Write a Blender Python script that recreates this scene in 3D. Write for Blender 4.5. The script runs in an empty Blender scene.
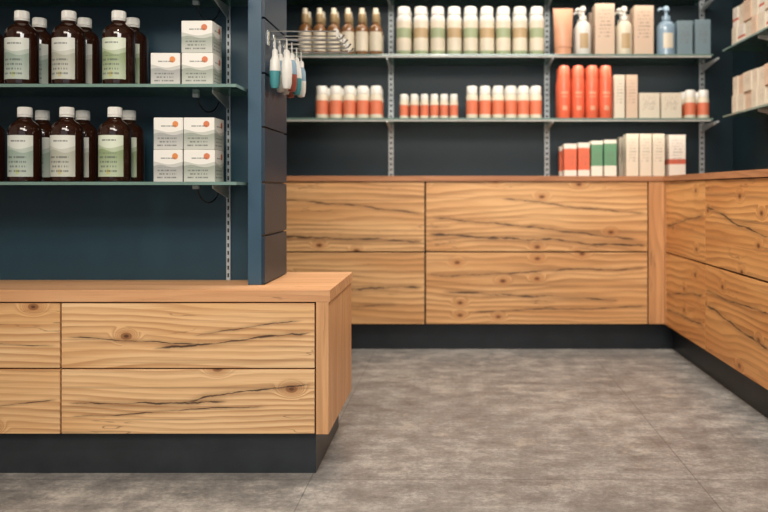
import bpy, bmesh, math, random
from mathutils import Vector, Matrix
random.seed(7)
scene = bpy.context.scene
scene.view_settings.view_transform = 'Standard'
scene.view_settings.look = 'None'
F = 768.0; CX = 455.0; CY = 190.0; H = 0.9
def PX(px, D): return (px-CX)/F*D
def PZ(py, D): return H-(py-CY)/F*D

# ---------------------------------------------------------------- materials
def srgb(r, g, b):
    def c(v):
        v /= 255.0
        return v/12.92 if v <= 0.04045 else ((v+0.055)/1.055)**2.4
    return (c(r), c(g), c(b), 1)

class NT:
    def __init__(s, name):
        s.m = bpy.data.materials.new(name); s.m.use_nodes = True
        s.t = s.m.node_tree; s.n = s.t.nodes; s.l = s.t.links
        s.bsdf = s.n['Principled BSDF']
    def node(s, typ, **kw):
        nd = s.n.new(typ)
        for k, v in kw.items(): setattr(nd, k, v)
        return nd
    def put(s, sock, v):
        if hasattr(v, 'is_linked') or isinstance(v, bpy.types.NodeSocket): s.l.new(v, sock)
        else: sock.default_value = v
    def math(s, op, a, b=0.0, c=0.0, clamp=False):
        nd = s.node('ShaderNodeMath', operation=op, use_clamp=clamp)
        s.put(nd.inputs[0], a); s.put(nd.inputs[1], b); s.put(nd.inputs[2], c)
        return nd.outputs[0]
    def smooth(s, v, a, b, lo=0.0, hi=1.0):
        nd = s.node('ShaderNodeMapRange', interpolation_type='SMOOTHSTEP')
        s.put(nd.inputs[0], v); s.put(nd.inputs[1], a); s.put(nd.inputs[2], b); s.put(nd.inputs[3], lo); s.put(nd.inputs[4], hi)
        return nd.outputs[0]
    def comb(s, x, y, z):
        nd = s.node('ShaderNodeCombineXYZ')
        s.put(nd.inputs[0], x); s.put(nd.inputs[1], y); s.put(nd.inputs[2], z)
        return nd.outputs[0]
    def noise(s, vec, scale=1.0, detail=3.0, rough=0.5):
        nd = s.node('ShaderNodeTexNoise')
        s.l.new(vec, nd.inputs['Vector']); nd.inputs['Scale'].default_value = scale
        nd.inputs['Detail'].default_value = detail; nd.inputs['Roughness'].default_value = rough
        return nd.outputs['Fac']
    def mix(s, fac, a, b, mode='MIX'):
        nd = s.node('ShaderNodeMix', data_type='RGBA', blend_type=mode)
        s.put(nd.inputs[0], fac); s.put(nd.inputs[6], a); s.put(nd.inputs[7], b)
        return nd.outputs[2]
    def obj(s):
        tc = s.node('ShaderNodeTexCoord'); sp = s.node('ShaderNodeSeparateXYZ')
        s.l.new(tc.outputs['Object'], sp.inputs[0])
        return tc.outputs['Object'], sp.outputs
    def uv(s):
        tc = s.node('ShaderNodeTexCoord'); sp = s.node('ShaderNodeSeparateXYZ')
        s.l.new(tc.outputs['UV'], sp.inputs[0])
        return sp.outputs
    def bump(s, h, strength=0.3, dist=0.002):
        nd = s.node('ShaderNodeBump'); nd.inputs['Strength'].default_value = strength
        nd.inputs['Distance'].default_value = dist
        s.l.new(h, nd.inputs['Height']); s.l.new(nd.outputs[0], s.bsdf.inputs['Normal'])

def plain(name, col, rough=0.5, metal=0.0, coat=0.0, var=0.06, trans=0.0):
    t = NT(name)
    v, _ = t.obj()
    n = t.noise(v, 9.0, 3)
    k = t.smooth(n, 0.3, 0.7, 1.0-var, 1.0+var)
    c = t.node('ShaderNodeVectorMath', operation='SCALE')
    c.inputs[0].default_value = col[:3]; t.l.new(k, c.inputs['Scale'])
    t.l.new(c.outputs[0], t.bsdf.inputs['Base Color'])
    t.bsdf.inputs['Roughness'].default_value = rough
    t.bsdf.inputs['Metallic'].default_value = metal
    t.bsdf.inputs['Coat Weight'].default_value = coat
    t.bsdf.inputs['Transmission Weight'].default_value = trans
    return t.m

def wood(name, grain='X', seed=0.0, cracks=(), light=(222,170,112), mid=(196,138,82), dark=(150,94,50), knots=1.0, kgate=0.5, ring=42.0, depth=1.0):
    t = NT(name)
    v, o = t.obj()
    if grain == 'X': L = o[0]; A = t.math('ADD', o[2], o[1])
    elif grain == 'Y': L = o[1]; A = t.math('ADD', o[2], o[0])
    else: L = o[2]; A = t.math('ADD', o[0], o[1])
    n1 = t.noise(t.comb(t.math('MULTIPLY', L, 0.7), t.math('MULTIPLY', A, 3.0), seed), 1.0, 2)
    n2 = t.noise(t.comb(t.math('MULTIPLY', L, 4.0), t.math('MULTIPLY', A, 14.0), seed+3), 1.0, 3)
    vo = t.node('ShaderNodeTexVoronoi', voronoi_dimensions='2D')
    t.l.new(t.comb(t.math('ADD', t.math('MULTIPLY', L, 4.6), seed*3.7), t.math('ADD', t.math('MULTIPLY', A, 7.5), seed*1.3), 0), vo.inputs['Vector'])
    vo.inputs['Scale'].default_value = 1.0
    sc = t.node('ShaderNodeSeparateColor'); t.l.new(vo.outputs['Color'], sc.inputs[0])
    gate = t.math('GREATER_THAN', sc.outputs[0], kgate)
    d = t.math('ADD', vo.outputs['Distance'], t.math('MULTIPLY', t.math('SUBTRACT', n2, 0.5), 0.06))
    kn = t.math('MULTIPLY', t.smooth(d, 0.0, 0.36, knots, 0.0), gate)
    kn2 = t.math('POWER', kn, 2.2)
    field = t.math('ADD', t.math('ADD', t.math('MULTIPLY', A, ring), t.math('MULTIPLY', n1, 7.5)),
                   t.math('ADD', t.math('MULTIPLY', kn2, 6.5), t.math('MULTIPLY', n2, 0.7)))
    fr = t.math('FRACT', field)
    late = t.math('MULTIPLY', t.smooth(fr, 0.2, 0.88), t.smooth(fr, 0.9, 1.0, 1.0, 0.0))
    fib = t.noise(t.comb(t.math('MULTIPLY', L, 5.0), t.math('MULTIPLY', A, 260.0), seed), 1.0, 2)
    patch = t.noise(t.comb(t.math('MULTIPLY', L, 0.9), t.math('MULTIPLY', A, 7.0), seed+9), 1.0, 3)
    base = t.mix(t.smooth(patch, 0.35, 0.66), srgb(*light), srgb(*mid))
    rmod = t.smooth(t.noise(t.comb(t.math('MULTIPLY', L, 1.5), t.math('MULTIPLY', A, 9.0), seed+15), 1.0, 2), 0.35, 0.65, 0.35*depth, 0.72*depth)
    c = t.mix(t.math('MULTIPLY', late, rmod), base, srgb(*dark))
    c = t.mix(t.math('MULTIPLY', t.smooth(fib, 0.45, 0.75), 0.28), c, srgb(*dark))
    # grey-brown weathered streaks
    st = t.noise(t.comb(t.math('MULTIPLY', L, 0.8), t.math('MULTIPLY', A, 26.0), seed+20), 1.0, 4)
    c = t.mix(t.smooth(st, 0.56, 0.74, 0, 0.5*depth), c, srgb(134, 94, 60))
    st2 = t.noise(t.comb(t.math('MULTIPLY', L, 1.1), t.math('MULTIPLY', A, 60.0), seed+27), 1.0, 4)
    c = t.mix(t.smooth(st2, 0.6, 0.72, 0, 0.45*depth), c, srgb(104, 80, 58))
    if knots > 0.3:
        c = t.mix(t.math('MULTIPLY', gate, t.smooth(d, 0.10, 0.24, 0.4, 0.0)), c, srgb(176, 112, 60))
        c = t.mix(t.math('MULTIPLY', gate, t.smooth(d, 0.065, 0.095, 0.75, 0.0)), c, srgb(126, 74, 38))
        c = t.mix(t.math('MULTIPLY', gate, t.smooth(d, 0.02, 0.045, 0.8, 0.0)), c, srgb(70, 38, 22))
    cn = t.noise(t.comb(t.math('MULTIPLY', L, 1.2), t.math('MULTIPLY', A, 9.0), seed+40), 1.0, 4, 0.55)
    gt = t.noise(t.comb(t.math('MULTIPLY', L, 3.0), t.math('MULTIPLY', A, 6.0), seed+60), 1.0, 2)
    mask = t.math('MULTIPLY', t.math('MULTIPLY', t.smooth(t.math('ABSOLUTE', t.math('SUBTRACT', cn, 0.5)), 0.0, 0.006, 1.0, 0.0), t.smooth(gt, 0.52, 0.62)), 0.6)
    for i, (l0, a0, l1, a1, w, amp) in enumerate(cracks):
        k = (a1-a0)/(l1-l0)
        wob = t.noise(t.comb(t.math('MULTIPLY', L, 3.0), seed+i*5.3, 0.0), 1.0, 6, 0.6)
        acl = o[2] if grain in 'XY' else A
        ac = t.math('ADD', t.math('ADD', t.math('MULTIPLY', t.math('SUBTRACT', L, l0), k), a0), t.math('MULTIPLY', t.math('SUBTRACT', wob, 0.5), amp))
        wv = t.smooth(t.noise(t.comb(t.math('MULTIPLY', L, 11.0), t.math('MULTIPLY', A, 20.0), 7.0+seed+i), 1.0, 4, 0.6), 0.38, 0.68, w*0.12, w*1.2)
        dd = t.math('ABSOLUTE', t.math('SUBTRACT', acl, ac))
        mk = t.math('SUBTRACT', 1.0, t.math('DIVIDE', dd, wv), clamp=True)
        mk = t.smooth(mk, 0.0, 0.6)
        lo, hi = min(l0, l1), max(l0, l1)
        win = t.math('MULTIPLY', t.smooth(L, lo, lo+0.06), t.smooth(L, hi-0.05, hi, 1.0, 0.0))
        mk = t.math('MULTIPLY', mk, win)
        c = t.mix(t.math('MULTIPLY', t.smooth(dd, 0.0, w*4.5, 0.42, 0.0), win), c, srgb(130, 90, 56))
        mask = t.math('MAXIMUM', mask, mk)
    c = t.mix(t.math('MULTIPLY', mask, 0.88), c, srgb(48, 34, 26))
    t.l.new(c, t.bsdf.inputs['Base Color'])
    t.l.new(t.smooth(late, 0, 1, 0.42, 0.55), t.bsdf.inputs['Roughness'])
    hgt = t.math('SUBTRACT', t.math('MULTIPLY', fib, 0.3), mask)
    t.bump(t.math('ADD', hgt, t.math('MULTIPLY', late, 0.15)), 0.3, 0.0012)
    return t.m

def label(name, base, land, accent, circ=(0.72, 0.75, 0.12), wave=0.42, rows=9, land2=None, textcol=(70, 75, 75)):
    t = NT(name); u, v = t.uv()[0:2]
    wv = t.math('ADD', t.math('MULTIPLY', t.math('SINE', t.math('MULTIPLY', u, 7.0)), 0.04), wave)
    wv2 = t.math('ADD', t.math('MULTIPLY', t.math('SINE', t.math('ADD', t.math('MULTIPLY', u, 5.0), 2.0)), 0.05), wave+0.1)
    c = t.mix(t.smooth(t.math('SUBTRACT', wv2, v), 0, 0.01), srgb(*base), srgb(*(land2 or [min(255, (x+y)//2) for x, y in zip(base, land)])))
    c = t.mix(t.smooth(t.math('SUBTRACT', wv, v), 0, 0.01), c, srgb(*land))
    c = t.mix(t.smooth(v, 0.0, wave, 0.45, 0.0), c, srgb(*base))
    if circ:
        du = t.math('SUBTRACT', u, circ[0]); dv = t.math('SUBTRACT', v, circ[1])
        dd = t.math('SQRT', t.math('ADD', t.math('MULTIPLY', du, du), t.math('MULTIPLY', dv, dv)))
        c = t.mix(t.smooth(dd, circ[2]-0.01, circ[2]+0.01, 1, 0), c, srgb(*accent))
    vr = t.math('MULTIPLY', v, float(rows)); row = t.math('FLOOR', vr); f = t.math('FRACT', vr)
    nn = t.noise(t.comb(t.math('MULTIPLY', u, 26.0), t.math('MULTIPLY', row, 3.3), 1.0), 1.0, 1)
    tx = t.math('MULTIPLY', t.math('MULTIPLY', t.smooth(nn, 0.44, 0.5), t.math('LESS_THAN', f, 0.42)),
                t.math('MULTIPLY', t.math('LESS_THAN', t.math('ABSOLUTE', t.math('SUBTRACT', u, 0.45)), 0.33),
                       t.math('LESS_THAN', t.math('ABSOLUTE', t.math('SUBTRACT', v, wave*0.5)), wave*0.4)))
    c = t.mix(t.math('MULTIPLY', tx, 0.7), c, srgb(*textcol))
    n3 = t.noise(t.comb(t.math('MULTIPLY', u, 18.0), 4.0, 1.0), 1.0, 1)
    hd = t.math('MULTIPLY', t.math('LESS_THAN', t.math('ABSOLUTE', t.math('SUBTRACT', v, wave+0.24)), 0.02),
                t.math('MULTIPLY', t.smooth(n3, 0.4, 0.46), t.math('LESS_THAN', t.math('ABSOLUTE', t.math('SUBTRACT', u, 0.5)), 0.25)))
    c = t.mix(t.math('MULTIPLY', hd, 0.7), c, srgb(*textcol))
    t.l.new(c, t.bsdf.inputs['Base Color']); t.bsdf.inputs['Roughness'].default_value = 0.5
    return t.m

def carton(name, base, stripe=None, sv=(0.1, 0.3), textcol=(110, 95, 85)):
    t = NT(name); u, v = t.uv()[0:2]
    c = srgb(*base)
    if stripe:
        m = t.math('LESS_THAN', t.math('ABSOLUTE', t.math('SUBTRACT', v, (sv[0]+sv[1])/2)), (sv[1]-sv[0])/2)
        c = t.mix(m, c, srgb(*stripe))
    vr = t.math('MULTIPLY', v, 14.0); row = t.math('FLOOR', vr); f = t.math('FRACT', vr)
    nn = t.noise(t.comb(t.math('MULTIPLY', u, 14.0), t.math('MULTIPLY', row, 3.3), 1.0), 1.0, 1)
    tx = t.math('MULTIPLY', t.math('MULTIPLY', t.smooth(nn, 0.5, 0.55), t.math('LESS_THAN', f, 0.4)),
                t.math('MULTIPLY', t.math('LESS_THAN', t.math('ABSOLUTE', t.math('SUBTRACT', u, 0.5)), 0.33),
                       t.math('LESS_THAN', t.math('ABSOLUTE', t.math('SUBTRACT', v, 0.6)), 0.28)))
    c = t.mix(t.math('MULTIPLY', tx, 0.55), c, srgb(*textcol))
    t.l.new(c, t.bsdf.inputs['Base Color']); t.bsdf.inputs['Roughness'].default_value = 0.55
    return t.m

M = {}
M['navy'] = plain('navy_panel_paint', srgb(30, 61, 75), 0.42, var=0.05)
M['navy_back'] = plain('navy_back_paint', srgb(14, 39, 49), 0.5, var=0.06)
M['navy_side'] = plain('navy_slat_paint', srgb(26, 46, 62), 0.42, var=0.05)
M['navy_lit'] = plain('navy_lit_edge', srgb(50, 80, 100), 0.42)  # lighter navy: light falling on the end panel's front is put into the colour
M['slot_shade'] = plain('slot_shade_dark', srgb(8, 12, 18), 0.7)
M['plinth'] = plain('plinth_anthracite', srgb(54, 58, 62), 0.38, metal=0.35, var=0.12)
M['plinthb'] = plain('plinth_dark', srgb(34, 38, 42), 0.42, metal=0.3, var=0.12)
M['carc'] = plain('carcass_dark', srgb(30, 20, 14), 0.8)
M['steel'] = plain('rail_white_steel', srgb(186, 192, 194), 0.4, metal=0.2)
M['chrome'] = plain('chrome', srgb(215, 215, 212), 0.18, metal=1.0)
M['black'] = plain('black_plastic', srgb(14, 14, 16), 0.4)
M['white'] = plain('white_plastic', srgb(222, 218, 210), 0.4, coat=0.2)
M['cream'] = plain('cream_plastic', srgb(222, 210, 188), 0.45)
M['tan'] = plain('tan_print', srgb(186, 158, 118), 0.5)
M['green'] = plain('green_print', srgb(160, 170, 132), 0.5)
M['orange'] = plain('orange_print', srgb(218, 118, 84), 0.5)
M['coral'] = plain('coral_plastic', srgb(230, 104, 72), 0.38, coat=0.2)
M['peach'] = plain('peach_plastic', srgb(216, 156, 122), 0.45)
M['amber'] = plain('amber_glass', srgb(132, 90, 54), 0.12, coat=0.5)
M['brown'] = plain('brown_glass', srgb(44, 21, 12), 0.06, coat=0.5)
M['gold'] = plain('gold_cap', srgb(176, 150, 110), 0.35, metal=0.2)
M['blueclear'] = plain('pale_blue_plastic', srgb(140, 164, 182), 0.25, coat=0.4)
M['teal'] = plain('teal_plastic', srgb(70, 140, 145), 0.4)
M['red'] = plain('red_plastic', srgb(150, 76, 62), 0.4)
M['lblA'] = label('label_mountain_a', (210, 212, 202), (146, 162, 148), (176, 184, 130), circ=(0.5, 0.12, 0.07), wave=0.62)
M['lblB'] = label('label_mountain_b', (210, 210, 200), (166, 166, 150), (186, 176, 130), circ=(0.5, 0.12, 0.07), wave=0.62)
M['lblC'] = label('label_mountain_c', (206, 212, 192), (136, 152, 112), (176, 170, 110), circ=(0.5, 0.12, 0.07), wave=0.64)
M['boxA'] = label('carton_mountain_a', (226, 222, 214), (158, 158, 154), (214, 132, 70), circ=(0.74, 0.8, 0.1), wave=0.5)
M['boxB'] = label('carton_mountain_b', (228, 224, 216), (152, 158, 146), (206, 116, 74), circ=(0.74, 0.8, 0.1), wave=0.5)
M['ctn'] = carton('carton_cream', (220, 208, 188))
M['ctn2'] = carton('carton_peach', (216, 188, 164))
M['ctn3'] = carton('carton_orange_band', (228, 218, 206), (214, 104, 72), (0.2, 0.85))
M['ctn4'] = carton('carton_green_band', (228, 222, 208), (96, 146, 112), (0.3, 0.9))
M['ctn5'] = carton('carton_pale_blue', (120, 140, 148))
M['ctn6'] = carton('carton_red_foot', (226, 218, 206), (196, 96, 72), (0.3, 0.42))
M['led'] = plain('led_profile', srgb(210, 210, 205), 0.4)

def glass_top():
    t = NT('shelf_glass_face')
    out = t.n['Material Output']
    tr = t.node('ShaderNodeBsdfTransparent'); tr.inputs[0].default_value = (0.66, 0.80, 0.74, 1)
    gl = t.node('ShaderNodeBsdfGlossy'); gl.inputs['Roughness'].default_value = 0.08; gl.inputs[0].default_value = (0.8, 0.95, 0.9, 1)
    fr = t.node('ShaderNodeFresnel'); fr.inputs[0].default_value = 1.5
    df = t.node('ShaderNodeBsdfDiffuse'); df.inputs[0].default_value = srgb(112, 142, 136)
    mx0 = t.node('ShaderNodeMixShader'); mx0.inputs[0].default_value = 0.2
    t.l.new(tr.outputs[0], mx0.inputs[1]); t.l.new(df.outputs[0], mx0.inputs[2])
    mx = t.node('ShaderNodeMixShader')
    t.l.new(fr.outputs[0], mx.inputs[0]); t.l.new(mx0.outputs[0], mx.inputs[1]); t.l.new(gl.outputs[0], mx.inputs[2])
    t.l.new(mx.outputs[0], out.inputs[0])
    return t.m
M['glass'] = glass_top()
M['glassedge'] = plain('shelf_glass_edge', srgb(112, 138, 128), 0.2, coat=0.5)

def floor_mat():
    t = NT('floor_stone_vinyl'); v, o = t.obj()
    a = t.noise(v, 1.8, 5, 0.6); b = t.noise(v, 9.0, 10, 0.75); c3 = t.noise(v, 70.0, 6, 0.8)
    mp = t.comb(t.math('MULTIPLY', o[0], 6.0), t.math('MULTIPLY', o[1], 13.0), 0.0)
    d = t.noise(mp, 1.0, 10, 0.76)
    s = t.math('ADD', t.math('ADD', t.math('MULTIPLY', a, 0.16), t.math('MULTIPLY', b, 0.34)), t.math('ADD', t.math('MULTIPLY', c3, 0.22), t.math('MULTIPLY', d, 0.28)))
    r = t.node('ShaderNodeValToRGB'); t.l.new(s, r.inputs[0])
    e = r.color_ramp.elements
    e[0].position = 0.40; e[0].color = srgb(90, 88, 87)
    e[1].position = 0.61; e[1].color = srgb(190, 184, 176)
    m = e.new(0.5); m.color = srgb(136, 132, 128)
    col = r.outputs[0]
    sc = t.noise(t.comb(t.math('MULTIPLY', o[0], 3.6), t.math('MULTIPLY', o[1], 5.0), 4.0), 1.0, 13, 0.8)
    col = t.mix(t.smooth(sc, 0.53, 0.64, 0, 0.45), col, srgb(196, 187, 174))
    col = t.mix(t.smooth(sc, 0.37, 0.46, 0.36, 0.0), col, srgb(86, 83, 81))
    vn = t.noise(t.comb(t.math('MULTIPLY', o[0], 4.5), t.math('MULTIPLY', o[1], 4.5), 11.0), 1.0, 8, 0.7)
    col = t.mix(t.smooth(t.math('ABSOLUTE', t.math('SUBTRACT', vn, 0.5)), 0.0, 0.010, 0.22, 0.0), col, srgb(80, 76, 74))
    jx = t.math('ABSOLUTE', t.math('SUBTRACT', t.math('FRACT', t.math('DIVIDE', t.math('ADD', o[0], 12.0+0.45+0.6), 1.2)), 0.5))
    jy = t.math('ABSOLUTE', t.math('SUBTRACT', t.math('FRACT', t.math('DIVIDE', t.math('ADD', o[1], 12.0-2.385+0.6), 1.2)), 0.5))
    j = t.math('MINIMUM', jx, jy)
    jm = t.smooth(j, 0.0008, 0.0022, 1.0, 0.0)
    col = t.mix(t.math('MULTIPLY', jm, 0.5), col, srgb(64, 60, 57))
    t.l.new(col, t.bsdf.inputs['Base Color'])
    t.l.new(t.smooth(b, 0.3, 0.7, 0.28, 0.46), t.bsdf.inputs['Roughness'])
    t.bump(t.math('SUBTRACT', s, t.math('MULTIPLY', jm, 0.4)), 0.2, 0.003)
    return t.m
M['floor'] = floor_mat()
M['ceil'] = plain('ceiling_paint', srgb(190, 186, 178), 0.8)
M['wallw'] = plain('wall_paint', srgb(160, 152, 142), 0.8)

# ---------------------------------------------------------------- builder
class B:
    def __init__(s): s.bm = bmesh.new(); s.uvl = s.bm.loops.layers.uv.new('UVMap'); s.mats = []
    def mi(s, key):
        if key not in s.mats: s.mats.append(key)
        return s.mats.index(key)
    def box(s, x0, x1, y0, y1, z0, z1, mat, bev=0.0, rz=0.0, edge=None):
        b = bmesh.new(); ul = b.loops.layers.uv.new('UVMap')
        bmesh.ops.create_cube(b, size=1.0)
        w, d, h = x1-x0, y1-y0, z1-z0
        for v in b.verts: v.co = Vector((v.co.x*w, v.co.y*d, v.co.z*h))
        if bev > 0: bmesh.ops.bevel(b, geom=b.edges[:], offset=bev, segments=2, affect='EDGES', profile=0.6)
        b.normal_update()
        mi = s.mi(mat); me = s.mi(edge) if edge else mi
        for f in b.faces:
            n = f.normal
            f.material_index = mi if (abs(n.z) > 0.7 or not edge) else me
            for l in f.loops:
                c = l.vert.co
                if abs(n.z) > 0.8: l[ul].uv = (0.03, 0.97)
                elif abs(n.x) > abs(n.y): l[ul].uv = (c.y/d*(1 if n.x > 0 else -1)+0.5, c.z/h+0.5)
                else: l[ul].uv = (c.x/w*(1 if n.y < 0 else -1)+0.5, c.z/h+0.5)
        mt = Matrix.Translation(((x0+x1)/2, (y0+y1)/2, (z0+z1)/2)) @ Matrix.Rotation(rz, 4, 'Z')
        b.transform(mt); s.merge(b)
    def merge(s, b):
        me = bpy.data.meshes.new('tmp'); b.to_mesh(me); b.free(); s.bm.from_mesh(me); bpy.data.meshes.remove(me)
    def lathe(s, prof, cx, cy, cz, mats, seg=32, a0=-math.pi, a1=math.pi, sy=1.0):
        full = abs((a1-a0)-2*math.pi) < 1e-6
        bm = s.bm; n = seg if full else seg+1
        rings = []
        for r, z in prof:
            if r < 1e-6 and full:
                rings.append([bm.verts.new((cx, cy, cz+z))]*n); continue
            rings.append([bm.verts.new((cx+r*math.sin(a0+(a1-a0)*i/seg), cy-r*sy*math.cos(a0+(a1-a0)*i/seg), cz+z)) for i in range(n)])
        z0 = prof[0][1]; z1 = prof[-1][1]; dz = (z1-z0) or 1
        for k in range(len(prof)-1):
            mi = s.mi(mats if isinstance(mats, str) else mats[k])
            for i in range(seg):
                j = (i+1) % n
                vs = [rings[k][i], rings[k][j], rings[k+1][j], rings[k+1][i]]
                uu = [i/seg, (i+1)/seg, (i+1)/seg, i/seg]
                vv = [(prof[k][1]-z0)/dz]*2+[(prof[k+1][1]-z0)/dz]*2
                q = []; qu = []
                for a, b1, c1 in zip(vs, uu, vv):
                    if a not in q: q.append(a); qu.append((b1, c1))
                if len(q) < 3: continue
                try: f = bm.faces.new(q)
                except ValueError: continue
                f.material_index = mi; f.smooth = True
                for l, t_ in zip(f.loops, qu): l[s.uvl].uv = t_
    def tube(s, pts, r, mat, seg=8):
        bm = s.bm; mi = s.mi(mat); pts = [Vector(p) for p in pts]; rings = []
        for i, p in enumerate(pts):
            t = (pts[min(i+1, len(pts)-1)]-pts[max(i-1, 0)]).normalized()
            up = Vector((0, 0, 1)) if abs(t.z) < 0.9 else Vector((0, 1, 0))
            a = t.cross(up).normalized(); b_ = t.cross(a).normalized()
            rings.append([bm.verts.new(p+a*r*math.cos(2*math.pi*k/seg)+b_*r*math.sin(2*math.pi*k/seg)) for k in range(seg)])
        for i in range(len(pts)-1):
            for k in range(seg):
                f = bm.faces.new((rings[i][k], rings[i][(k+1) % seg], rings[i+1][(k+1) % seg], rings[i+1][k])); f.smooth = True; f.material_index = mi
        for rr in (rings[0], rings[-1]):
            f = bm.faces.new(rr); f.material_index = mi
    def loft(s, rings, mat, smooth=True, cap=True):
        bm = s.bm; mi = s.mi(mat); R = [[bm.verts.new(p) for p in r] for r in rings]; n = len(R[0])
        for a in range(len(R)-1):
            for k in range(n):
                f = bm.faces.new((R[a][k], R[a][(k+1) % n], R[a+1][(k+1) % n], R[a+1][k])); f.smooth = smooth; f.material_index = mi
        if cap:
            for rr in (R[0], R[-1]):
                f = bm.faces.new(rr); f.material_index = mi
    def mesh(s, name):
        bmesh.ops.recalc_face_normals(s.bm, faces=s.bm.faces[:])
        for e in s.bm.edges:
            if len(e.link_faces) == 2 and e.calc_face_angle(0) > 0.6: e.smooth = False
        me = bpy.data.meshes.new(name); s.bm.to_mesh(me); s.bm.free()
        for k in s.mats: me.materials.append(M[k])
        return me
    def obj(s, name, parent=None, loc=(0, 0, 0)):
        o = bpy.data.objects.new(name, s.mesh(name)); scene.collection.objects.link(o); o.location = loc
        if parent: o.parent = parent
        return o
def empty(name):
    e = bpy.data.objects.new(name, None); scene.collection.objects.link(e); e.empty_display_size = 0.1; return e
def inst(name, me, loc, rz=0.0):
    o = bpy.data.objects.new(name, me); scene.collection.objects.link(o); o.location = loc; o.rotation_euler[2] = rz; return o

# ---------------------------------------------------------------- room
XL, XR, YB, YF = -2.7, 1.78, 4.92, -3.0
b = B(); b.box(XL, XR, YF, YB, -0.1, 0.0, 'floor'); b.obj('floor')
b = B(); b.box(XL, XR, YF, YB, 2.8, 2.9, 'ceil'); b.obj('ceiling')
b = B(); b.box(XL-0.1, XR+0.1, YB, YB+0.1, 0, 2.8, 'navy_back'); b.obj('wall_back')
b = B(); b.box(XR, XR+0.1, YF, YB, 0, 2.8, 'navy_back'); b.obj('wall_right')
b = B(); b.box(XL-0.1, XL, YF, YB, 0, 2.8, 'wallw'); b.obj('wall_left')

# ---------------------------------------------------------------- front low cabinet
FY = 2.412; FB = 2.946
def fx(p): return PX(p, FY)
def fz(p): return PZ(p, FY)
cab = empty('low_drawer_cabinet')
M['wt'] = wood('wood_top_front', 'X', 2.0, knots=0.0, light=(228, 176, 130), mid=(212, 156, 108), dark=(176, 120, 78), ring=30, depth=0.6)
M['ws'] = wood('wood_side_front', 'Z', 5.0, knots=0.0, light=(228, 176, 126), mid=(210, 154, 104), dark=(176, 120, 74), ring=34, depth=0.6)
b = B(); b.box(-2.3, fx(330), FY, FB, fz(302), fz(290), 'wt', 0.0015); b.obj('countertop', cab)
b = B(); b.box(fx(316), fx(328.5), FY+0.001, FB-0.002, fz(434.5), fz(302), 'ws', 0.001); b.obj('side_panel', cab)
b = B(); b.box(-2.28, fx(316), FY+0.022, FB-0.002, fz(434.5), fz(302), 'carc'); b.obj('carcass', cab)
b = B(); b.box(-2.28, -0.442, 2.442, FB-0.03, 0, fz(434.5), 'plinth', 0.001); b.obj('plinth', cab)
zt, zm, zb = fz(303.5), fz(369), fz(434)
dr = [(-1.237, fx(314.3), 0), (-2.06, -1.243, 1)]
k = 0
crs = {
 (0, 0): [(fx(62), fz(337), fx(200), fz(345), 0.0028, 0.035), (fx(150), fz(350), fx(314), fz(332), 0.0045, 0.055), (fx(190), fz(336), fx(305), fz(320), 0.003, 0.04)],
 (0, 1): [(fx(64), fz(403), fx(230), fz(402), 0.0042, 0.05), (fx(180), fz(402), fx(314), fz(384), 0.005, 0.06), (fx(66), fz(416), fx(270), fz(408), 0.0024, 0.04)],
 (1, 0): [(fx(-100), fz(340), fx(60), fz(346), 0.0018, 0.03)],
 (1, 1): [(fx(-100), fz(420), fx(60), fz(398), 0.0022, 0.03)]}
for x0, x1, c in dr:
    for r, (a0, a1) in enumerate([(zm+0.0025, zt), (zb, zm-0.0025)]):
        key = 'wf%d%d' % (c, r)
        M[key] = wood('wood_'+key, 'X', 11.0+c*7.3+r*3.1, crs[(c, r)], knots=1.0, kgate=(0.6 if c == 0 else 0.2), light=(242, 202, 152), mid=(228, 178, 122), dark=(180, 122, 74))
        b = B(); b.box(x0, x1, FY+0.003, FY+0.022, a0, a1, key, 0.0012); k += 1
        b.obj('drawer_front_%d' % k, cab)

# ---------------------------------------------------------------- gondola panel on the cabinet
TZ = fz(290)+0.0005
gon = empty('gondola_display_shelf')
b = B(); b.box(-2.28, -0.685, 2.68, 2.73, TZ, 2.6, 'navy'); b.obj('back_panel', gon)
b = B()
b.box(-0.685, -0.640, 2.54, 2.87, TZ, 2.6, 'navy_lit', 0.001)
edges = [TZ]+[PZ(p, 2.7) for p in (233, 183, 131, 80, 28, -24, -76, -128, -180)]+[2.6]
for a, c in zip(edges[:-1], edges[1:]):
    b.box(-0.640, -0.629, 2.54, 2.87, a+0.003, c-0.003, 'navy_side', 0.0015)
b.obj('slatwall_end', gon)
def rail(b, x, yface, z0, z1, w=0.018, t=0.008, pitch=0.026):
    b.box(x-w/2, x+w/2, yface-t, yface, z0, z1, 'steel', 0.001)
    z = z0+0.01
    while z < z1-0.02:
        b.box(x-w*0.2, x+w*0.2, yface-t-0.0004, yface-t+0.002, z, z+0.014, 'slot_shade'); z += pitch  # dark boxes set slightly proud, coloured as the shade inside open slots
b = B(); rx = PX(228.5, 2.675)
rail(b, rx, 2.68, TZ, 2.6, 0.014); rail(b, rx-1.0, 2.68, TZ, 2.6, 0.014)
b.obj('slotted_rails', gon)
def bracket(b, x, ya, yb, z, w=0.004, mat='steel'):
    r = [[(x-w/2, ya, z), (x-w/2, yb, z), (x-w/2, yb, z-0.010), (x-w/2, ya, z-0.045)],
         [(x+w/2, ya, z), (x+w/2, yb, z), (x+w/2, yb, z-0.010), (x+w/2, ya, z-0.045)]]
    b.loft(r, mat, smooth=False)
SH = [0.926, 1.236, 1.548, 1.86]
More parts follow.
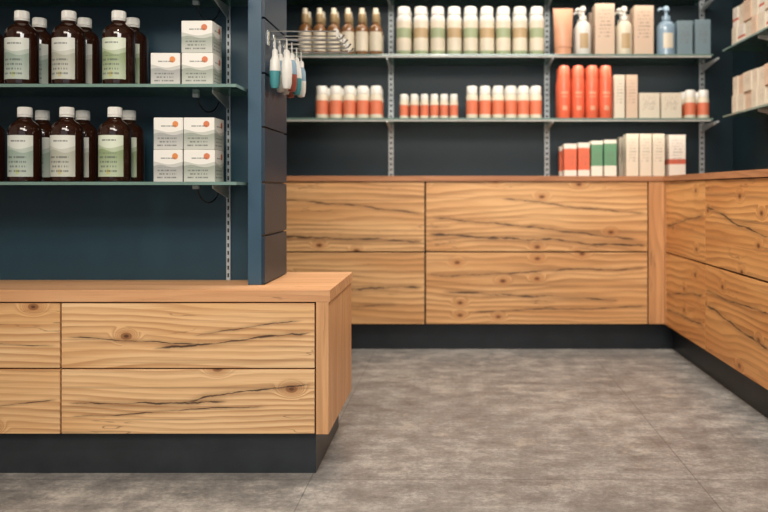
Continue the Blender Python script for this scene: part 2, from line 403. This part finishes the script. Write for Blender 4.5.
for i, z in enumerate(SH):
    b = B(); b.box(-2.2, -0.692, 2.43, 2.671, z-0.010, z, 'glass', 0.0, edge='glassedge')
    b.obj('glass_shelf_%d' % (i+1), gon)
    b = B(); bracket(b, rx, 2.672, 2.50, z-0.0105); bracket(b, rx-1.0, 2.672, 2.50, z-0.0105)
    b.obj('shelf_bracket_%d' % (i+1), gon)
    b = B()
    x = rx-0.055
    pts = []
    for j in range(15):
        a = j/14*math.pi
        pts.append((x+0.03*(1-math.cos(a))-0.03, 2.60+0.06*j/14, z-0.014-0.055*math.sin(a)))
    b.tube(pts, 0.0024, 'black'); b.box(x-0.04, x-0.02, 2.585, 2.60, z-0.023, z-0.0105, 'steel', 0.001)
    b.obj('shelf_light_cable_%d' % (i+1), gon)

# ---------------------------------------------------------------- brown bottles
def med_bottle(lbl):
    b = B(); R = 0.0495
    prof = [(0, 0), (R-0.006, 0), (R-0.001, 0.003), (R, 0.008), (R, 0.160), (R-0.0015, 0.170), (R-0.006, 0.180), (R-0.014, 0.189), (0.026, 0.196), (0.0205, 0.202), (0.0185, 0.208), (0.0185, 0.2125), (0.0, 0.2125)]
    b.lathe(prof, 0, 0, 0, 'brown', 40)
    b.lathe([(0.0186, 0.2085), (0.0225, 0.2085), (0.0225, 0.214), (0.0215, 0.2145)], 0, 0, 0, 'white', 32)
    n = 72; R2 = []
    for z, r0 in [(0.2155, 0.0222), (0.238, 0.0218)]:
        R2.append([((r0-(0.0009 if k % 2 else 0))*math.sin(2*math.pi*k/n), (r0-(0.0009 if k % 2 else 0))*math.cos(2*math.pi*k/n), z) for k in range(n)])
    b.loft(R2, 'white', smooth=False)
    b.lathe([(0.0213, 0.238), (0.0200, 0.2405), (0.0, 0.241)], 0, 0, 0, 'white', 32)
    b.lathe([(R+0.0006, 0.016), (R+0.0006, 0.148)], 0, 0, 0, lbl, 30, a0=-0.92, a1=0.92)
    return b.mesh('medicine_bottle')
mb = [med_bottle('lblA'), med_bottle('lblB'), med_bottle('lblC')]
YR = [2.482, 2.5835]
for row, (z, xs) in enumerate([(SH[0], [25, 67, 115]), (SH[1], [22, 69, 119]), (SH[0], [-30, -80]), (SH[1], [-30, -80])]):
    for c, px in enumerate(xs):
        for q, y in enumerate(YR):
            inst('medicine_bottle', mb[c % 3], (PX(px, YR[0]) + (0.002*q), y, z+0.0003), random.uniform(-0.12, 0.12)+(0.1 if c == 0 else 0))
for px in [25, 70, 118, -30]:
    inst('medicine_bottle', mb[0], (PX(px, YR[0]), YR[0], SH[2]+0.0003), 0)

# ---------------------------------------------------------------- cartons
def cart(w, d, h, mat):
    b = B(); b.box(-w/2, w/2, -d/2, d/2, 0, h, mat, 0.0012)
    b.box(-w/2+0.002, w/2-0.002, -d/2+0.001, d/2-0.001, h, h+0.0006, 'white')
    return b.mesh('product_carton')
P = 313.5
ca = [cart(0.093, 0.093, 0.102, 'boxA'), cart(0.099, 0.095, 0.102, 'boxB')]
def cbox(px0, px1, z, m, rz):
    x = ((px0+px1)/2-CX)/P
    inst('medicine_carton', ca[m], (x, 2.505, z+0.0003), rz)
cbox(152, 182, SH[0], 0, 0.0); cbox(183, 214, SH[0], 1, 0.0)
cbox(152, 182, SH[0]+0.103, 0, 0.02); cbox(183, 214, SH[0]+0.103, 1, -0.02)
cbox(149, 179, SH[1], 0, 0.02); cbox(181, 212, SH[1], 1, 0); cbox(180.5, 212, SH[1]+0.103, 1, -0.02)
cbox(160, 190, SH[2], 0, 0)

# ---------------------------------------------------------------- hooks (part of the gondola) and hanging items
b = B()
z = 1.405
for i, y in enumerate([2.58, 2.66, 2.74, 2.82]):
    b.box(-0.629, -0.625, y-0.012, y+0.012, z-0.02, z+0.03, 'chrome', 0.001)
    b.tube([(-0.627, y, z), (-0.5, y, z), (-0.40, y, z), (-0.382, y, z+0.004), (-0.372, y, z+0.016)], 0.0032, 'chrome')
    b.tube([(-0.627, y, z+0.028), (-0.5, y, z+0.028), (-0.395, y, z+0.028)], 0.0024, 'chrome')
    b.box(-0.398, -0.392, y-0.014, y+0.014, z+0.006, z+0.034, 'white', 0.001)
b.obj('slatwall_hooks', gon)
b = B()
cols = [('white', 'teal'), ('blueclear', 'white'), ('white', 'white'), ('blueclear', 'red')]
for i, y in enumerate([2.58, 2.66, 2.74, 2.82]):
    for j in range(2):
        col, col2 = cols[(i+j*2) % 4]
        x = -0.605+j*0.040; zz = z-0.001-0.002*((i+j) % 2)
        b.tube([(x, y-0.005, zz-0.03), (x, y-0.005, zz), (x, y, zz+0.006), (x, y+0.005, zz), (x, y+0.005, zz-0.03)], 0.0015, 'white')
        b.lathe([(0, -0.165), (0.012, -0.162), (0.0165, -0.145), (0.018, -0.105), (0.016, -0.07), (0.010, -0.055), (0.009, -0.034), (0.0, -0.028)], x, y, zz, [col2, col2, col2, col, col, 'white', 'white'], 20)
b.obj('hanging_travel_brushes')

# ---------------------------------------------------------------- back counter
BY = 4.31
def bx(p): return PX(p, BY)
def bz(p): return PZ(p, BY)
CZ = bz(176); CZ0 = bz(181.2); XC = bx(664)
cnt = empty('corner_drawer_counter')
XW = XL+0.06
M['wbt'] = wood('wood_top_back', 'X', 31.0, knots=0.0, light=(184, 128, 88), mid=(166, 110, 72), dark=(134, 86, 54), ring=22, depth=0.6)
M['wbty'] = wood('wood_top_right', 'Y', 33.0, knots=0.0, light=(190, 132, 90), mid=(172, 114, 74), dark=(140, 90, 56), ring=22, depth=0.6)
M['wbs'] = wood('wood_filler_back', 'Z', 35.0, knots=0.0, light=(208, 154, 104), mid=(188, 132, 84), dark=(150, 98, 58), ring=26, depth=0.6)
b = B(); b.box(XW, XC, BY-0.006, YB-0.002, CZ0, CZ, 'wbt', 0.001); b.obj('countertop_back', cnt)
b = B(); b.box(XC-0.006, XR-0.002, 1.2, YB-0.002, CZ0, CZ+0.0004, 'wbty', 0.001); b.obj('countertop_right', cnt)
b = B(); b.box(XW, XR-0.002, BY+0.022, YB-0.002, bz(324), CZ0, 'carc'); b.box(XC+0.022, XR-0.002, 1.25, BY+0.03, bz(324), CZ0, 'carc'); b.obj('carcass', cnt)
b = B(); b.box(XW, 1.232, 4.347, YB-0.05, 0, bz(324), 'plinthb'); b.box(1.232, XR-0.01, 1.27, YB-0.05, 0, bz(324), 'plinthb'); b.obj('plinth', cnt)
b = B(); b.box(bx(648.8), XC, BY, BY+0.022, bz(324), CZ0, 'wbs', 0.001); b.box(XC, XC+0.022, BY-0.03, BY+0.02, bz(324), CZ0, 'wbs', 0.001); b.obj('corner_post', cnt)
zt, zm, zb = CZ0-0.003, bz(252), bz(324)
LBX = dict(light=(226, 178, 124), mid=(206, 152, 98), dark=(156, 108, 64))
crb = {
 (0, 0): [(bx(426), bz(234), bx(648), bz(246), 0.011, 0.08), (bx(430), bz(216), bx(640), bz(240), 0.006, 0.08), (bx(500), bz(198), bx(648), bz(214), 0.004, 0.06)],
 (0, 1): [(bx(426), bz(276), bx(648), bz(268), 0.006, 0.08), (bx(440), bz(292), bx(620), bz(300), 0.008, 0.07), (bx(470), bz(312), bx(648), bz(306), 0.004, 0.05)],
 (1, 0): [(bx(240), bz(236), bx(424), bz(242), 0.009, 0.08), (bx(240), bz(196), bx(424), bz(214), 0.005, 0.07)],
 (1, 1): [(bx(240), bz(294), bx(424), bz(286), 0.009, 0.08), (bx(240), bz(310), bx(400), bz(304), 0.005, 0.05)],
 (2, 0): [], (2, 1): []}
k = 0
for c, (p0, p1) in enumerate([(426, 647.5), (202, 424.3), (-40, 200.5)]):
    for r, (a0, a1) in enumerate([(zm+0.004, zt), (zb, zm-0.004)]):
        key = 'wb%d%d' % (c, r)
        M[key] = wood('wood_'+key, 'X', 51.0+c*5.3+r*2.7, crb[(c, r)], knots=0.9, kgate=0.72, ring=30, **LBX)
        k += 1
        b = B(); b.box(max(XW, bx(p0)), bx(p1), BY+0.003, BY+0.021, a0, a1, key, 0.0015); b.obj('drawer_front_%d' % k, cnt)
ys = [(3.61, BY-0.034), (2.86, 3.604), (2.1, 2.854), (1.3, 2.094)]
crr = {0: [(3.62, 0.78, 4.27, 0.70, 0.006, 0.07)], 1: [(3.62, 0.40, 4.27, 0.33, 0.006, 0.07), (3.62, 0.26, 4.27, 0.24, 0.005, 0.06)],
       2: [(2.86, 0.72, 3.6, 0.82, 0.006, 0.07)], 3: [(2.86, 0.30, 3.6, 0.36, 0.007, 0.07), (2.86, 0.44, 3.6, 0.42, 0.004, 0.07)]}
for c, (y0, y1) in enumerate(ys):
    for r, (a0, a1) in enumerate([(zm+0.004, zt), (zb, zm-0.004)]):
        key = 'wr%d%d' % (c, r)
        M[key] = wood('wood_'+key, 'Y', 71.0+c*5.3+r*2.7, crr.get(c*2+r, []), knots=0.9, kgate=0.72, ring=30, light=(226, 166, 102), mid=(206, 140, 80), dark=(156, 98, 52))
        k += 1
        b = B(); b.box(XC+0.002, XC+0.021, y0, y1, a0, a1, key, 0.0015); b.obj('drawer_front_%d' % k, cnt)

# ---------------------------------------------------------------- back shelves
bs = empty('product_display_shelves')
SB = [1.3265, 1.706, 2.09]
SY0 = 4.55
rxs = [PX(391, 4.91), PX(547, 4.91), PX(702, 4.91), PX(235, 4.91)]
b = B()
for x in rxs: rail(b, x, YB-0.0005, CZ+0.001, 2.6, 0.032, 0.010, 0.034)
b.obj('slotted_rails', bs)
for i, z in enumerate(SB):
    b = B(); b.box(-2.0, XR-0.25, SY0, YB-0.011, z-0.010, z, 'glass', 0.0, edge='glassedge'); b.obj('glass_shelf_%d' % (i+1), bs)
    b = B()
    for x in rxs: bracket(b, x, YB-0.011, SY0+0.05, z-0.0105, 0.007)
    b.obj('shelf_bracket_%d' % (i+1), bs)
    b = B(); b.box(-2.0, XR-0.26, SY0+0.004, SY0+0.016, z-0.018, z-0.0105, 'led'); b.obj('led_profile_%d' % (i+1), bs)
rs = empty('side_display_shelves')
b = B()
for y in (3.95, 3.2, 2.45):
    b.box(XR-0.010, XR-0.0005, y-0.017, y+0.017, CZ+0.002, 2.6, 'steel', 0.001)
b.obj('slotted_rails', rs)
for i, z in enumerate(SB):
    b = B(); b.box(1.54, XR-0.011, 1.6, 4.42, z-0.010, z, 'glass', 0.0, edge='glassedge'); b.obj('glass_shelf_%d' % (i+1), rs)
    b = B()
    for y in (3.95, 3.2, 2.45):
        r = [[(XR-0.010, y+s, z-0.0105), (1.56, y+s, z-0.0105), (1.56, y+s, z-0.022), (XR-0.010, y+s, z-0.075)] for s in (-0.005, 0.005)]
        b.loft(r, 'steel', smooth=False)
    b.obj('shelf_bracket_%d' % (i+1), rs)

# ---------------------------------------------------------------- back shelf products
IY = 4.64
U = IY/F
def amber_b(b, x, y, z, s=1.0):
    h = 48*U; R = 6.4*U
    b.lathe([(0, 0), (R*0.95, 0), (R, 0.004), (R, h*0.10), (R, h*0.50), (R, h*0.56), (R*0.85, h*0.62), (R*0.4, h*0.68), (R*0.4, h*0.72)], x, y, z, ['amber', 'amber', 'amber', 'cream', 'amber', 'amber', 'amber', 'amber'], 20)
    b.lathe([(R*0.5, h*0.70), (R*0.55, h*0.71), (R*0.55, h*0.88), (R*0.42, h*0.9), (R*0.38, h*1.0), (0, h*1.0)], x, y, z, ['gold', 'gold', 'cream', 'cream', 'cream'], 16)
def white_b(b, x, y, z, s=1.0):
    h = 49*U; R = 7.5*U
    b.lathe([(0, 0), (R*0.95, 0), (R, 0.004), (R, h*0.10), (R, h*0.36), (R, h*0.56), (R, h*0.70), (R, h*0.74), (R*0.93, h*0.79), (R*0.8, h*0.82), (R*0.78, h*0.83)], x, y, z, ['white', 'white', 'green', 'cream', 'tan' if s > 1 else 'green', 'cream', 'white', 'white', 'white', 'white'], 20)
    b.lathe([(R*0.78, h*0.83), (R*0.86, h*0.84), (R*0.84, h*0.97), (R*0.72, h), (0, h)], x, y, z, 'white', 18)
def orange_b(hp, rp):
    def f(b, x, y, z, s=1.0):
        h = hp*U; R = rp*U
        b.lathe([(0, 0), (R*0.95, 0), (R, 0.003), (R, h*0.14), (R, h*0.56), (R, h*0.66), (R*0.9, h*0.74), (R*0.82, h*0.75)], x, y, z, ['white', 'white', 'cream', 'orange', 'cream', 'cream', 'cream'], 18)
        b.lathe([(R*0.82, h*0.75), (R*0.9, h*0.76), (R*0.88, h*0.97), (R*0.78, h), (0, h)], x, y, z, 'white', 18)
    return f
def pump_b(hp, rp, mat, capm='white'):
    def f(b, x, y, z, s=1.0):
        h = hp*U; R = rp*U
        b.lathe([(0, 0), (R*0.95, 0), (R, 0.004), (R, h*0.2), (R, h*0.5), (R*0.97, h*0.6), (R*0.7, h*0.68), (R*0.35, h*0.71), (R*0.35, h*0.72)], x, y, z, mat, 20)
        b.lathe([(R*0.36, h*0.71), (R*0.48, h*0.715), (R*0.46, h*0.8), (R*0.2, h*0.81), (R*0.2, h*0.9), (R*0.36, h*0.905), (R*0.36, h*0.97), (R*0.25, h), (0, h)], x, y, z, capm, 16)
        b.tube([(x, y, z+h*0.94), (x-R*0.7, y-R*0.3, z+h*0.94), (x-R*1.0, y-R*0.42, z+h*0.9)], R*0.14, capm)
        n = 0.55
        b.lathe([(R*1.004, h*0.14), (R*1.004, h*0.44)], x, y, z, 'tan' if mat != 'blueclear' else 'cream', 10, a0=-n, a1=n)
    return f
def sun_b(b, x, y, z, s=1.0):
    h = 54*U; R = 6.5*U
    b.lathe([(0, 0), (R*0.93, 0), (R, 0.004), (R, h*0.25), (R, h*0.62), (R*0.97, h*0.70), (R*0.92, h*0.745), (R*0.86, h*0.75)], x, y, z, 'coral', 22)
    b.lathe([(R*0.84, h*0.75), (R*0.90, h*0.755), (R*0.86, h*0.94), (R*0.74, h*0.985), (0, h)], x, y, z, 'coral', 20)
    for v0, v1, a in [(0.46, 0.50, 0.6), (0.40, 0.42, 0.5), (0.16, 0.24, 0.35)]:
        b.lathe([(R*1.005, h*v0), (R*1.005, h*v1)], x, y, z, 'peach', 8, a0=-a, a1=a)
def tube_b(hp, rp, mat, capm):
    def f(b, x, y, z, s=1.0):
        h = hp*U; R = rp*U
        b.lathe([(0, 0), (R*0.8, 0), (R*0.84, 0.003), (R*0.86, h*0.17), (0, h*0.175)], x, y, z, capm, 20)
        rings = []
        for t in [0, 0.1, 0.3, 0.5, 0.7, 0.85, 0.97, 1.0]:
            ry = R*0.9*(1-t**1.5)+0.002; rxx = R*(0.88+0.12*t)
            if t >= 0.97: ry = 0.002
            rings.append([(x+rxx*math.cos(2*math.pi*k/24), y+ry*math.sin(2*math.pi*k/24), z+h*(0.175+0.825*t)) for k in range(24)])
        b.loft(rings, mat)
    return f
def group(name, fn, pxs, z, deep=2, dy=0.1, y=IY):
    b = B()
    for q in range(deep):
        for i, p in enumerate(pxs):
            fn(b, PX(p, y)+0.003*math.sin(i*7+q), y+q*dy, z+0.0003, 1.0+(i+q) % 2)
    return b.obj(name)
def lin(a, c, n): return [a+(c-a)*i/(n-1) for i in range(n)]
S1, S2 = SB[0], SB[1]
group('amber_bottles', amber_b, lin(305, 376, 6), S2)
group('white_lotion_bottles', white_b, lin(404, 537, 9), S2)
group('flip_tube', tube_b(48, 10, 'peach', 'peach'), [563], S2, 1)
group('pump_bottle', pump_b(50, 8, 'white'), [583], S2, 2)
group('pump_bottle', pump_b(50, 8, 'cream'), [624.3], S2, 2)
group('spray_bottle', pump_b(50, 9.2, 'blueclear', 'blueclear'), [666], S2, 1)
group('white_red_label_bottles', orange_b(33, 6.2), lin(322, 376, 5), S1)
group('white_red_label_bottles', orange_b(25, 4.3), lin(404, 454, 6), S1, 2, 0.07)
group('white_red_label_bottles', orange_b(33, 6.0), lin(472, 536, 6), S1)
group('sunscreen_bottles', sun_b, lin(564, 605, 4), S1)
group('serum_bottles', orange_b(29, 5.8), [690, 703], S1, 2)
def cartons(name, items, z):
    b = B()
    for p0, p1, hp, mat in items:
        x0, x1 = PX(p0+0.4, 4.6), PX(p1-0.4, 4.6)
        b.box(x0, x1, 4.6, 4.6+min(0.2, max(0.09, x1-x0)), z+0.0003, z+hp*4.6/F, mat, 0.0015)
        b.box(x0, x1, 4.81, 4.86, z+0.0003, z+hp*4.6/F*0.98, mat, 0.0015)
    return b.obj(name)
cartons('cosmetic_carton', [(595, 615, 52, 'ctn2')], S2)
cartons('cosmetic_carton', [(634, 654, 50, 'ctn2')], S2)
cartons('cosmetic_cartons', [(677, 693, 35, 'ctn5'), (695, 711, 36, 'ctn5')], S2)
cartons('cosmetic_cartons', [(614, 625, 44, 'ctn'), (626, 638, 44, 'ctn2'), (639, 660, 26, 'ctn'), (661, 682, 26, 'ctn')], S1)
cartons('cosmetic_cartons', [(564, 577, 33, 'ctn3'), (578, 590, 34, 'ctn3'), (591, 603, 36, 'ctn4'), (604, 617, 37, 'ctn4'), (626, 639, 43, 'ctn'), (639.5, 652, 43, 'ctn'), (652.5, 665, 43, 'ctn'), (669, 686, 42, 'ctn6')], CZ+0.0005)
def rcart(name, z, h, n, mats, y0=3.4, y1=4.36):
    b = B(); y = y1; i = 0
    while y > y0:
        d = 0.075+0.02*((i*7) % 3)
        for s in range(n):
            b.box(1.57+0.006*((i+s) % 3), 1.73, y-d, y-0.004, z+0.0003+s*(h+0.0005), z+s*(h+0.0005)+h, mats[(i+s) % len(mats)], 0.0015)
        y -= d; i += 1
    b.obj(name)
rcart('boxed_remedies', SB[0], 0.105, 2, ['ctn', 'ctn', 'ctn2', 'ctn'])
rcart('boxed_remedies', SB[1], 0.11, 2, ['ctn', 'ctn6', 'ctn', 'ctn2'])
rcart('boxed_remedies', SB[2], 0.11, 2, ['ctn'])

# ---------------------------------------------------------------- lights
def area(name, loc, target, sx, sy, power, col):
    l = bpy.data.lights.new(name, 'AREA'); l.shape = 'RECTANGLE'; l.size = sx; l.size_y = sy; l.energy = power; l.color = col
    o = bpy.data.objects.new(name, l); scene.collection.objects.link(o); o.location = loc
    o.rotation_euler = (Vector(target)-Vector(loc)).to_track_quat('-Z', 'Y').to_euler(); return o
def spot(name, loc, target, ang, power, col):
    l = bpy.data.lights.new(name, 'SPOT'); l.energy = power; l.color = col; l.spot_size = math.radians(ang); l.spot_blend = 1.0; l.shadow_soft_size = 0.06
    o = bpy.data.objects.new(name, l); scene.collection.objects.link(o); o.location = loc
    o.rotation_euler = (Vector(target)-Vector(loc)).to_track_quat('-Z', 'Y').to_euler(); return o
W = (1.0, 0.91, 0.79)
area('ceiling_light_front', (-0.9, 0.2, 2.72), (-1.0, 2.6, 0.5), 1.6, 1.0, 68, W)
area('ceiling_light_aisle', (0.35, 3.0, 2.75), (0.4, 3.0, 0), 0.9, 0.9, 48, (1, 0.94, 0.86))
area('ceiling_light_back', (0.2, 2.6, 2.7), (0.3, 4.6, 1.1), 1.8, 0.3, 14, W)
area('ceiling_light_entry', (0.5, -0.6, 2.72), (0.4, 1.7, 0), 1.6, 1.2, 84, (1, 0.96, 0.9))
spot('ceiling_spot_cabinet', (-0.75, 1.3, 2.74), (-0.8, 2.45, 0.42), 44, 80, W)
for i, (x, tx) in enumerate([(-0.6, -0.55), (0.55, 0.55)]):
    spot('ceiling_spot_counter_%d' % (i+1), (x, 3.0, 2.74), (tx, 4.35, 0.75), 50, 70, W)
spot('ceiling_spot_side', (0.3, 3.1, 2.74), (1.2, 3.4, 0.7), 60, 50, W)
for i, z in enumerate(SB):
    area('led_strip_%d' % (i+1), (0.35, SY0+0.02, z-0.02), (0.35, SY0+0.16, z-0.4), 2.4, 0.012, 2.6, (1, 0.92, 0.8))
w = bpy.data.worlds.new('world'); scene.world = w; w.use_nodes = True
w.node_tree.nodes['Background'].inputs[0].default_value = (0.8, 0.88, 1.0, 1); w.node_tree.nodes['Background'].inputs[1].default_value = 0.7

# ---------------------------------------------------------------- camera
cam = bpy.data.cameras.new('camera'); co = bpy.data.objects.new('camera', cam); scene.collection.objects.link(co)
cam.sensor_width = 36; cam.lens = 36
co.location = (0, 0, H); co.rotation_euler = (math.radians(90), 0, 0)
cam.shift_x = -(CX-384)/768.0; cam.shift_y = -(256-CY)/768.0
cam.dof.use_dof = True; cam.dof.focus_distance = 2.45; cam.dof.aperture_fstop = 2.2
scene.camera = co
